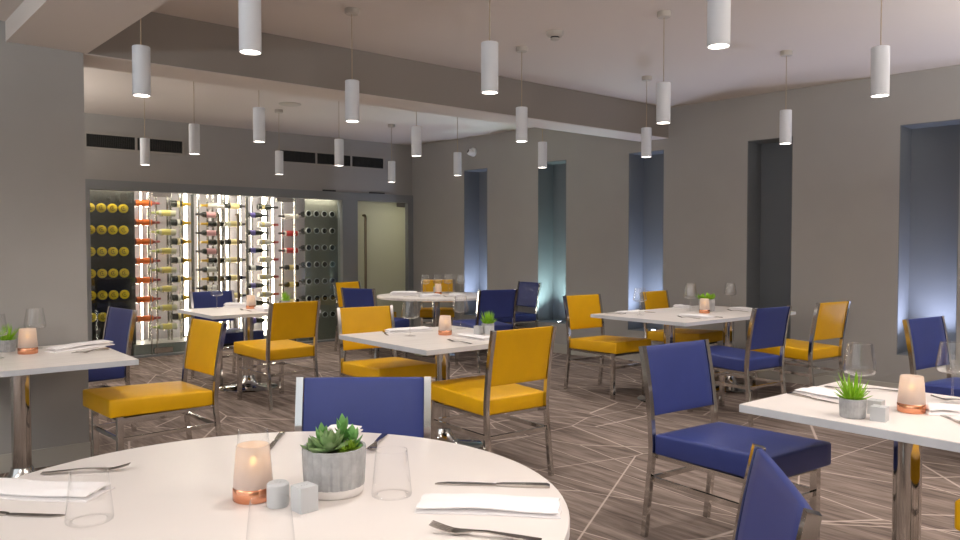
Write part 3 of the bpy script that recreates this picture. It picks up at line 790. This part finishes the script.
# pot of succulents
g = thing('planter_pot', 'grey ribbed planter of mixed succulents on the round table', 'potted plant', (0.917, 1.684, ZT))
link('white_base', lathe_thing_mesh('white_base', [(0, 0), (0.066, 0), (0.0705, 0.004), (0.0735, 0.022), (0, 0.022)], M['potwhite'], 40), g)
def bigpot():
    bm = bmesh.new(); n = 20*4; rows = []
    for r, z in ((0.0738, 0.0222), (0.0762, 0.06), (0.078, 0.112), (0.077, 0.115), (0.071, 0.115), (0.070, 0.095)):
        rows.append([bm.verts.new(((r-(0.0026 if i % 4 == 0 and z < 0.113 else 0))*math.cos(2*PI*i/n), (r-(0.0026 if i % 4 == 0 and z < 0.113 else 0))*math.sin(2*PI*i/n), z)) for i in range(n)])
    for a, b in zip(rows, rows[1:]):
        for i in range(n): bm.faces.new((a[i], a[(i+1) % n], b[(i+1) % n], b[i]))
    bm.faces.new(rows[0][::-1]); bm.faces.new(rows[-1])
    return mesh('pot', bm, M['concrete'], 25)
link('pot', bigpot(), g)
link('soil', lathe_thing_mesh('big_soil', [(0.069, 0.0955), (0.060, 0.104), (0, 0.106)], M['soil'], 28), g)
CR = Vector((0.7726, -0.6343, 0)); CFw = Vector((0.6343, 0.7726, 0))     # across and away, as the table is seen
def rosette(bm, c, n, length, width, e0, e1, seed, thick=0.3):
    rnd = random.Random(seed)
    for i in range(n):
        a = i*2.39996+seed; e = e0+(e1-e0)*i/(n-1)
        leaf(bm, (c[0], c[1], c[2]+0.01*i/n), (math.cos(a)*math.cos(e), math.sin(a)*math.cos(e), math.sin(e)), length*(1-0.45*i/n)*rnd.uniform(0.9, 1.1), width*(1-0.4*i/n), thick, 0.18, 6)
def off(a, f, z): p = CR*a+CFw*f; return (p.x, p.y, z)
bm = bmesh.new(); rosette(bm, off(-0.008, -0.026, 0.112), 17, 0.068, 0.042, 0.0, 1.3, 1); rosette(bm, off(-0.046, -0.016, 0.106), 10, 0.042, 0.030, 0.0, 1.0, 4)
link('rosette_leaves', mesh('rosette_leaves', bm, M['leaf'], 60), g)
bm = bmesh.new()
for i, (a, f, h) in enumerate(((0.018, 0.022, 0.152), (-0.032, 0.012, 0.132), (0.045, 0.012, 0.128))):
    p0 = off(a*0.8, f, 0.10); p1 = off(a, f, h)
    tube(bm, [p0, p1], [0.004, 0.003], 6)
    for k in range(12):
        an = k*2.4; e = 0.35+0.075*k; z = h-0.028+0.0028*k
        q = off(a, f, z); leaf(bm, q, (math.cos(an)*math.cos(e), math.sin(an)*math.cos(e), math.sin(e)), 0.036, 0.018, 0.3, 0.1, 5)
link('upright_leaves', mesh('upright_leaves', bm, mat('upright_green_leaf', (104, 158, 82), 0.5, noise=0.2, nscale=40), 60), g)
bm = bmesh.new(); rosette(bm, off(0.044, -0.022, 0.108), 40, 0.030, 0.011, -0.1, 1.4, 9); rosette(bm, off(0.030, -0.040, 0.104), 30, 0.020, 0.008, -0.1, 1.4, 3)
o = link('lime_rosette', mesh('lime_rosette', bm, M['leaf_lime'], 60), g); o['label'] = 'bright lime green rosette'
for (a, f, z) in ((-0.022, 0.046, 0.142), (0.036, 0.044, 0.138)):
    bm = bmesh.new()
    tube(bm, [off(a, f, 0.10), off(a, f, z-0.01)], 0.002, 6)
    for k in range(8): leaf(bm, off(a, f, z-0.012), (math.cos(k*0.785)*0.8, math.sin(k*0.785)*0.8, 0.75), 0.020, 0.013, 0.3, 0.4, 4)
    o = link('blossom', mesh('blossom', bm, M['blossom'], 60), g); o['label'] = 'small white blossom'
napkin((1.137, 1.352), -46, 'folded white napkin on the right of the round table, beside the knife', 0.165, 0.053, 0.020, 3)
napkin((0.346, 2.142), -46, 'folded white napkin on the left of the round table behind the tumbler', 0.17, 0.055, 0.020, 5)
napkin((1.155, 2.13), 45, 'folded white napkin behind the big plant pot', 0.15, 0.055, 0.022, 8)
knife((1.353, 1.372), (1.148, 1.577), 'knife laid above the right napkin on the round table', 1.21)
knife((0.185, 2.085), (0.357, 1.916), 'knife cropped at the left edge on the round table', 1.03)
knife((1.082, 2.328), (0.955, 2.155), 'knife behind the back tumbler on the round table', 0.95)
fork((1.085, 1.125), (0.942, 1.327), 'fork cropped at the bottom edge in front of the right napkin', 1.15)
fork((0.386, 2.307), (0.579, 2.203), 'fork on the far left of the round table behind a napkin', 1.06)
fork((1.322, 2.092), (1.160, 1.928), 'fork behind the right tumbler near the blue chair', 1.1)
# --- middle table
wine_glass(2.940, 4.33, 'left wine glass on the middle table by the candle')
wine_glass(3.50, 4.49, 'right wine glass on the middle table behind the candle')
candle(3.165, 4.235, 'frosted candle holder between two wine glasses on the middle table')
spiky_plant(3.47, 4.14, 'spiky green succulent in a pale pot on the middle table', 3)
shaker_cube(3.365, 4.12, 0.2, 'left pale cube shaker in front of middle table plant', name='salt_shaker', cat='salt shaker')
shaker_cube(3.42, 4.065, 0.2, 'right pale cube shaker in front of middle table plant')
napkin((3.08, 4.56), -8, 'folded white napkin behind the left wine glass on the middle table', 0.17, 0.055, 0.026, 11)
napkin((3.20, 3.95), 88, 'folded white napkin on the near side of middle table', 0.15, 0.055, 0.02, 12)
knife((2.93, 4.655), (2.83, 4.44), 'knife left of the napkin on the middle table')
fork((2.985, 3.72), (2.955, 3.93), 'fork before the near napkin on the middle table')
knife((3.33, 3.74), (3.30, 3.98), 'knife beside the near napkin on middle table')
# --- left wall table
wine_glass(0.85, 5.20, 'wine glass behind the candle on the left wall table')
wine_glass(0.61, 4.88, 'wine glass at the left frame edge on the left wall table')
candle(0.778, 4.99, 'frosted candle holder with bright flame on the left wall table', 1.08)
spiky_plant(0.70, 5.16, 'spiky green succulent on the left wall table', 5)
napkin((1.06, 5.045), 26, 'rolled white napkin on the left wall table', 0.20, 0.045, 0.032, 14)
fork((1.17, 4.86), (0.965, 4.76), 'fork before the rolled napkin on the left wall table')
knife((1.19, 4.935), (0.98, 4.85), 'knife just under the rolled napkin on the left wall table')
# --- table before the wine wall
wine_glass(2.80, 7.50, 'wine glass on the small table before the wine wall')
candle(3.04, 7.24, 'frosted candle holder on the small table before the wine wall')
spiky_plant(3.37, 7.17, 'green plant peeping over the mustard chair before the wine wall', 6)
napkin((3.00, 7.46), -60, 'napkin behind the candle on the small wine wall table', 0.15, 0.05, 0.045, 15)
napkin((3.06, 6.98), 85, 'napkin before the candle on the small wine wall table', 0.15, 0.055, 0.03, 16)
fork((2.90, 6.90), (2.88, 7.10), 'fork left of the near napkin on the small wine wall table')
# --- long table
wine_glass(5.42, 4.37, 'wine glass at the left end of the long table')
wine_glass(6.12, 4.34, 'wine glass left of the candle on the long table, nearer one')
wine_glass(6.50, 4.60, 'wine glass behind the candle on the long table')
wine_glass(6.82, 4.36, 'wine glass at the right end of the long table')
candle(6.03, 4.12, 'frosted candle holder with shiny copper base on the long table', 1.0)
bushy_plant(6.24, 4.24, 'round bushy green succulent on the long table behind the candle', 8, 90, 1.35)
napkin((5.50, 4.54), -4, 'napkin behind the left wine glass on the long table', 0.16, 0.055, 0.022, 17)
napkin((5.63, 3.93), 88, 'napkin on the near side of the long table before the candle', 0.16, 0.055, 0.020, 18)
napkin((6.36, 4.60), 85, 'napkin at the far side of the long table left of the plant', 0.08, 0.055, 0.03, 19)
napkin((6.58, 4.05), 82, 'napkin at the right of the long table by the blue chair', 0.15, 0.06, 0.026, 20)
fork((5.50, 3.80), (5.47, 4.00), 'fork left of the near napkin on the long table')
knife((5.75, 3.75), (5.73, 3.98), 'knife right of the near napkin on the long table')
knife((5.72, 4.66), (5.70, 4.43), 'knife right of the far left napkin on long table')
fork((5.30, 4.66), (5.33, 4.46), 'fork left of the far left napkin on the long table')
fork((6.44, 3.93), (6.42, 4.13), 'fork left of the right hand napkin on the long table')
# --- back round table
wine_glass(5.82, 8.22, 'wine glass at the far left of the back round table')
wine_glass(5.98, 8.16, 'wine glass beside the plant on the back round table')
wine_glass(6.22, 7.98, 'wine glass right of the candle on the back round table')
wine_glass(6.12, 8.12, 'wine glass behind the candle on the back round table')
candle(5.80, 7.91, 'frosted candle holder on the back round table')
bushy_plant(5.90, 8.06, 'green plant behind the candle on the back round table', 9, 40)
napkin((5.36, 8.02), -45, 'napkin at the left side of the back round table', 0.17, 0.08, 0.05, 21)
napkin((5.72, 7.42), 70, 'napkin at the near right side of the back round table', 0.13, 0.065, 0.035, 22)
napkin((5.44, 7.58), -20, 'napkin at the near left side of the back round table', 0.13, 0.065, 0.035, 23)
fork((5.60, 7.26), (5.55, 7.46), 'fork before the candle on the back round table')
fork((5.20, 7.80), (5.37, 7.68), 'fork at the near left rim of the back round table')
# --- right front table
wine_glass(2.958, 1.335, 'wine glass behind the spiky plant on the right front table')
wine_glass(3.275, 1.125, 'wine glass at the right frame edge on the right front table')
candle(3.005, 1.167, 'bright frosted candle holder on the right front table')
spiky_plant(2.750, 1.263, 'spiky bright green succulent in a ribbed grey pot on the right front table', 7)
shaker_cube(2.768, 1.178, 0.15, 'pale grey cube shaker right of the spiky plant on the right front table', 0.0245, 0.05)
shaker_cube(2.872, 1.235, 0.15, 'pale shaker mostly hidden behind another on the right front table', 0.0235, 0.05, 'salt_shaker', 'salt shaker')
napkin((3.085, 1.515), 82, 'folded white napkin on the right front table behind the spiky plant', 0.115, 0.07, 0.014, 24)
napkin((3.08, 1.062), -50, 'white napkin at the right frame edge on the right front table', 0.09, 0.045, 0.03, 25)
knife((2.985, 1.635), (2.928, 1.398), 'knife left of the napkin on the right front table')
fork((3.25, 1.61), (3.205, 1.42), 'fork right of the napkin on the right front table')
fork((3.385, 1.36), (3.29, 1.48), 'fork at the far right corner side of the right front table')
fork((3.38, 1.02), (3.33, 1.17), 'fork beside the right edge wine glass')
knife((2.88, 0.93), (3.01, 1.06), 'knife in front of the right edge napkin')

# ------------------------------------------------------------------ wine display
def bottle_meshes(shape):
    # axis along +Z in the mesh: bottom at 0, mouth at 0.30
    if shape == 'fizz': prof = [(0, 0.012), (0.030, 0.0), (0.042, 0.004), (0.043, 0.02), (0.043, 0.13), (0.038, 0.165), (0.024, 0.205), (0.017, 0.235), (0.0155, 0.30), (0, 0.30)]
    else: prof = [(0, 0.012), (0.028, 0.0), (0.0365, 0.004), (0.0375, 0.02), (0.0375, 0.185), (0.034, 0.205), (0.019, 0.225), (0.0145, 0.24), (0.014, 0.30), (0, 0.30)]
    return prof
def ring_prof(prof, z0, z1, eps):
    def rad(z):
        for (ra, za), (rb, zb) in zip(prof[1:], prof[2:]):
            if za <= z <= zb and zb > za: return ra+(rb-ra)*(z-za)/(zb-za)
        return prof[-2][0]
    zs = [z0]+[z for _, z in prof[1:-1] if z0 < z < z1]+[z1]
    return [(rad(z)+eps, z) for z in zs]
def bottle(pos, axis, shape, body, label_m, foil_m, text, group, lab_rng=(0.04, 0.13), foil_from=0.215, name='wine_bottle', cat='wine bottle', yellow_end=False, rim_glint=False):
    prof = bottle_meshes(shape)
    z = Vector(axis).normalized()
    g = thing(name, text, cat, pos, 0, group)
    g.rotation_mode = 'QUATERNION'; g.rotation_quaternion = Vector((0, 0, 1)).rotation_difference(z)
    def body_m():
        bm = bmesh.new(); lathe(bm, prof, 20); return mesh('glass', bm, M[body], 45)
    def lab():
        bm = bmesh.new(); p = ring_prof(prof, lab_rng[0], lab_rng[1], 0.0008); lathe(bm, [(p[0][0]-0.002, p[0][1])]+p+[(p[-1][0]-0.002, p[-1][1])], 20); return mesh('label', bm, M[label_m], 45)
    def foil():
        bm = bmesh.new(); p = ring_prof(prof, foil_from, 0.300, 0.0008); lathe(bm, p+[(0, 0.3012)], 20); return mesh('foil', bm, M[foil_m], 45)
    link('glass', once(('b', shape, body), body_m), g)
    if label_m: link('label', once(('l', shape, label_m, lab_rng), lab), g)
    if foil_m: link('foil', once(('f', shape, foil_m, foil_from), foil), g)
    if rim_glint:  # highlight on the glass base, built as a pale ring
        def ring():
            bm = bmesh.new(); lathe(bm, [(0.0382, 0.024), (0.0390, 0.000), (0.0405, -0.002), (0.0422, 0.000), (0.0430, 0.024)], 24); return mesh('rim_glint', bm, M['shaker'], 45)
        link('rim_glint', once('rim_glint', ring), g)
    if yellow_end:
        def cap():
            bm = bmesh.new(); lathe(bm, [(0.0435, 0.030), (0.055, 0.020), (0.055, 0.0), (0.050, -0.004), (0, -0.005)], 24); return mesh('end_label', bm, M['l_yellow'], 45)
        def emb():
            bm = bmesh.new()
            for i in range(9):
                a0 = 0.6+i*0.5; a1 = a0+0.52
                v = [bm.verts.new((r*math.cos(a), r*math.sin(a), -0.0062)) for a, r in ((a0, 0.022), (a0, 0.029), (a1, 0.029), (a1, 0.022))]; bm.faces.new(v)
            v = [bm.verts.new((0.012*math.cos(k*PI/5)*(1 if k % 2 else 0.45), 0.012*math.sin(k*PI/5)*(1 if k % 2 else 0.45), -0.0062)) for k in range(10)]; bm.faces.new(v)
            return mesh('emblem', bm, M['emblem'])
        e = link('end_label', once('yend', cap), g); link('emblem', once('yemb', emb), e)
    return g
ORD = ['top', 'second', 'third', 'fourth', 'fifth', 'sixth', 'seventh', 'eighth']
def ord_row(i): return ('top row' if i == 0 else '%s row down' % ORD[i])
RY = 10.18
RACKS = []
def pegs(rack, xs, z, r, y=RY):
    """two short pegs under one lying bottle, reaching from the rods behind"""
    for x in xs:
        bm = bmesh.new(); tube(bm, [(x, y+0.085, z-r-0.005), (x, y-0.05, z-r-0.005)], 0.004, 8); tube(bm, [(x, y-0.05, z-r-0.004), (x, y-0.05, z-r+0.012)], 0.004, 8)
        link('peg', mesh('peg', bm, M['chrome'], 40), rack)
def rack(label, xs, y=RY):
    g = thing('wine_rack', label, 'wine rack', (0, 0, 0))
    for x in xs:
        bm = bmesh.new(); box(bm, x-0.012, x+0.012, y+0.085, y+0.105, 0.142, 2.055); link('upright', mesh('upright', bm, M['steel']), g)
    return g
DZ = 0.2425
# orange labelled column
r1 = rack('slim steel rack holding the orange-labelled bottles', (2.765, 2.965))
for i in range(7):
    z = 1.90-i*DZ
    bottle((2.775, RY, z), (1, 0, 0), 'still', 'gred', 'l_orange', 'foil_red', 'bottle with bright orange label in the lit rack, %s' % ord_row(i), 'orange-labelled bottles', (0.01, 0.20)); pegs(r1, (2.80, 2.93), z, 0.038)
# lemon labelled white wine
r2 = rack('slim steel rack holding lemon-labelled white wine bottles', (3.06, 3.24))
for i in range(7):
    z = 1.782-i*DZ
    bottle((3.275, RY, z), (-1, 0, 0), 'still', 'gwhite', 'l_lemon', 'foil_green', 'pale white wine bottle with lemon label, %s of its rack' % ord_row(i), 'lemon-labelled white wines', (0.07, 0.185)); pegs(r2, (3.10, 3.25), z, 0.038)
# dark sparkling with gold necks
r3 = rack('slim steel rack holding dark gold-necked bottles', (3.20, 3.36), RY)
for i in range(7):
    z = 1.902-i*DZ
    bottle((3.20, RY+0.0, z), (1, 0, 0), 'fizz', 'gdark', 'l_white' if i % 2 else 'l_cream', 'foil_gold', 'dark sparkling bottle with gold neck, %s of its rack' % ord_row(i), 'gold-necked dark bottles', (0.085, 0.12), 0.15); pegs(r3, (3.215, 3.36), z, 0.043)
r4 = rack('slim steel rack holding pink-labelled bottles behind the left door', (3.60, 3.79))
for i in range(5):
    z = 1.775-i*DZ
    bottle((3.83, RY, z), (-1, 0, 0), 'still', 'gdark', 'l_pink' if i < 3 else 'l_white', 'foil_dark', 'dark bottle with %s label behind left door handle, %s' % ('pink' if i < 3 else 'white', ord_row(i)), 'pink and white labelled dark bottles', (0.04, 0.165)); pegs(r4, (3.66, 3.80), z, 0.038)
r5 = rack('slim steel rack holding gold-foiled bottles behind the door handles', (3.72, 3.93))
for i in range(5):
    z = 1.895-i*DZ
    bottle((3.90, RY, z), (-1, 0, 0), 'still', 'gdark' if i else 'gclear', 'l_white', 'foil_gold', 'white-labelled bottle with gold foil behind left door, %s' % ord_row(i), 'gold-foiled white-labelled bottles', (0.06, 0.10)); pegs(r5, (3.74, 3.87), z, 0.038)
r6 = rack('slim steel rack of pale green bottles behind the right door handle', (4.01, 4.15))
for i in range(6):
    z = 1.90-i*DZ
    bottle((3.93, RY, z), (1, 0, 0), 'still', 'gwhite' if i % 2 else 'gdark', 'l_cream', 'foil_dark', 'bottle with cream label behind the right door handle, %s' % ord_row(i), 'cream-labelled bottles by the right handle', (0.06, 0.18)); pegs(r6, (3.97, 4.10), z, 0.038)
r7 = rack('slim steel rack holding red-necked bottles in the brightest bay', (4.34, 4.56))
for i in range(7):
    z = 1.90-i*DZ
    bottle((4.38, RY, z), (1.2, 0, 0), 'fizz', 'gdark' if i == 0 else 'gclear', 'l_cream', 'foil_red' if i else 'foil_dark', 'pale bottle with %s neck in the brightest bay, %s' % ('red' if i else 'dark', ord_row(i)), 'red-necked bottles in the bright bay', (0.05, 0.09)); pegs(r7, (4.40, 4.53), z, 0.043)
for i in range(7):
    z = 1.785-i*DZ
    lm = 'l_purple' if i not in (3, 5) else 'l_white'
    bottle((4.235, RY, z), (1, 0, 0), 'still', 'gdark', lm, 'foil_dark', 'dark bottle with %s label in the brightest bay, %s' % ('purple' if lm == 'l_purple' else 'white', ord_row(i)), 'purple-labelled bottles in the bright bay', (0.03, 0.10)); pegs(r7, (4.26, 4.42), z, 0.038)
r8 = rack('slim steel rack of red-labelled and cream-labelled bottles at the right of the bright bay', (4.79, 4.97))
for i in range(6):
    z = 1.54-i*DZ if i < 5 else 1.782
    lm, bd = (('l_red', 'gclear'), ('l_red', 'gclear'), ('l_cream', 'gdark'), ('l_cream', 'gdark'), ('l_cream', 'gdark'), (None, 'gclear'))[i]
    bottle((4.985, RY, z), (-1, 0, 0), 'still', bd, lm, 'foil_dark', ('clear bottle without label above the red-labelled ones' if lm is None else 'bottle with %s label at right edge of lit bays, %s' % ('red' if lm == 'l_red' else 'cream', ord_row(i+1))), 'bottles at the right edge of the lit bays', (0.02, 0.19) if lm == 'l_red' else (0.06, 0.15)); pegs(r8, (4.79, 4.92), z, 0.038)
# yellow ends, seen end on
ra = thing('wine_rack', 'rail rack carrying the yellow bottle ends', 'wine rack', (0, 0, 0))
for i in range(6):
    z = 1.815-i*0.2615
    for yy in (10.10, 10.24):
        bm = bmesh.new(); tube(bm, [(2.08, yy, z-0.050), (2.73, yy, z-0.050)], 0.006, 8); link('rail', mesh('rail', bm, M['black'], 40), ra)
    for j in range(4):
        x = 2.600-0.124*j
        col = ('rightmost', 'second from the right', 'third from the right', 'leftmost')[j]
        bottle((x, 10.00, z), (0, 1, 0), 'fizz', 'gdark', None, 'foil_gold', 'round yellow bottle end in dark bay, %s, %s' % (col, ord_row(i)), 'yellow-ended bottles in the dark bay', yellow_end=True)
rb = thing('wine_rack', 'rail rack carrying dark bottle bottoms right of the lit bays', 'wine rack', (0, 0, 0))
for i in range(7):
    z = 1.822-i*0.2420
    for yy in (10.12, 10.24):
        bm = bmesh.new(); tube(bm, [(5.04, yy, z-0.044), (5.55, yy, z-0.044)], 0.006, 8); link('rail', mesh('rail', bm, M['chrome'], 40), rb)
    for j in range(4):
        x = 5.075+0.125*j
        col = ('leftmost', 'second from the left', 'third from the left', 'rightmost')[j]
        bottle((x, 10.02, z), (0, 1, 0), 'still', 'gdark', None, 'foil_dark', 'dark bottle bottom in right bay, %s, %s' % (col, ord_row(i)), 'dark bottle bottoms in the right bay', rim_glint=True)
# light strips
for x, w, lab in ((2.815, 0.030, 'bright vertical light strip left behind the orange-labelled bottles'), (2.925, 0.014, 'slim light strip right behind the orange-labelled bottles'), (3.49, 0.040, 'bright vertical light strip behind the gold necks'),
                  (3.95, 0.022, 'light strip between the two door handles'), (4.06, 0.030, 'light strip right of the right door handle'), (4.23, 0.03, 'light strip at the left of the brightest bay'), (4.60, 0.060, 'widest light strip behind the red necks'), (4.72, 0.02, 'slim light strip right of the red necks')):
    bm = bmesh.new(); box(bm, x-w/2, x+w/2, 10.44, 10.452, 0.16, 2.05); o = link('light_strip', mesh('light_strip', bm, M['led'])); tag(o, lab, 'light strip', 'vertical light strips in the wine display')
    bm = bmesh.new(); box(bm, x-w/2-0.008, x+w/2+0.008, 10.453, 10.499, 0.15, 2.058); link('backing', mesh('backing', bm, M['steel']), o)
for x0, x1, yy, lab in ((2.20, 2.70, 9.965, 'small downlight strip over the yellow bottle ends'), (5.05, 5.5, 9.965, 'small downlight strip over dark bottle bottoms'), (2.76, 5.0, 9.965, 'long light line along the top of the lit wine bays')):
    bm = bmesh.new(); box(bm, x0, x1, yy, yy+0.02, 2.050, 2.0585); o = link('light_strip', mesh('light_strip', bm, M['led_top'])); tag(o, lab, 'light strip', 'downlight strips over the end-on bottles')

# ------------------------------------------------------------------ recess uplights
def light(name, kind, loc, energy, color, **k):
    ld = bpy.data.lights.new(name, kind); ld.energy = energy; ld.color = color
    for a, v in k.items(): setattr(ld, a, v)
    o = bpy.data.objects.new(name, ld); COL.objects.link(o); o.location = loc; return o
UPC = [(0.62, 0.72, 1.0), (0.70, 1.0, 0.96), (0.62, 0.72, 1.0), None, (0.66, 0.72, 1.0), (0.66, 0.72, 1.0)]
UNAME = ['first recess from the back', 'second recess from the back', 'third recess from the back', 'unlit fourth recess', 'rightmost lit recess']
for i in range(6):
    p = wx(ty(NY[i])+NW*0.62, 0.085, NZ0+0.0065)
    if i < 5:
        t = thing('uplight', 'small round uplight on the sill of the %s' % UNAME[i], 'uplight', p, group='uplights on the recess sills')
        bm = bmesh.new(); lathe(bm, [(0, 0), (0.045, 0), (0.045, 0.008), (0.034, 0.010), (0.033, 0.004), (0, 0.004)], 24); link('ring', mesh('ring', bm, M['steel'], 40), t)
        bm = bmesh.new(); lathe(bm, [(0.032, 0.006), (0, 0.0065)], 24); link('lens', mesh('lens', bm, M['uplight'] if UPC[i] else M['uplight_off'], 40), t)
    if UPC[i]:
        o = light('recess_spot', 'SPOT', (p.x, p.y, p.z+0.02), 55, UPC[i], spot_size=math.radians(130), spot_blend=0.8, shadow_soft_size=0.03)
        o.rotation_euler = (Vector((0, 0, 1))-WN*0.22).to_track_quat('-Z', 'Y').to_euler()

# ------------------------------------------------------------------ light from out of view: corridor lamp and added ambient fill
corr = light('corridor_light', 'AREA', (6.4, 10.5, 2.12), 17, (0.98, 1.0, 0.86), shape='RECTANGLE', size=0.8, size_y=0.5)
for x, y, e, c in ((-2.2, -1.2, 165, (0.90, 0.96, 1.0)), (-2.4, 2.6, 150, (0.88, 0.95, 1.0)), (3.4, -1.6, 175, (1.0, 0.98, 0.96)), (5.9, 0.2, 70, (1.0, 0.98, 0.96)), (-1.6, 7.8, 120, (1.0, 0.95, 0.88)), (0.4, 8.4, 40, (1.0, 0.95, 0.88))):
    o = light("bounce_fill", 'AREA', (x, y, 1.9), e, c, shape='DISK', size=0.5); o.rotation_euler = (PI, 0, 0)  # bodiless area lights added out of view, bouncing fill off the ceiling
w = bpy.data.worlds.new('World'); sc.world = w; w.use_nodes = True
w.node_tree.nodes['Background'].inputs['Color'].default_value = (0.90, 0.95, 1.0, 1)
w.node_tree.nodes['Background'].inputs['Strength'].default_value = 0.95

# ------------------------------------------------------------------ camera
cd = bpy.data.cameras.new('camera'); co = bpy.data.objects.new('camera', cd); COL.objects.link(co)
f_px, dn, az = 770.0, 0.03016, 0.68719
cd.sensor_width = 36.0; cd.lens = f_px/960*36.0; cd.clip_start = 0.05
F = Vector((math.sin(az)*math.cos(dn), math.cos(az)*math.cos(dn), -math.sin(dn))); R = Vector((math.cos(az), -math.sin(az), 0)); U = R.cross(F)
co.matrix_world = Matrix(((R.x, U.x, -F.x, 0), (R.y, U.y, -F.y, 0), (R.z, U.z, -F.z, 1.35), (0, 0, 0, 1)))
sc.camera = co
vs = sc.view_settings; sc.display_settings.display_device = 'sRGB'
vs.view_transform = 'Standard'; vs.look = 'None'; vs.gamma = 1.0; vs.use_curve_mapping = False
vs.exposure = 0.32
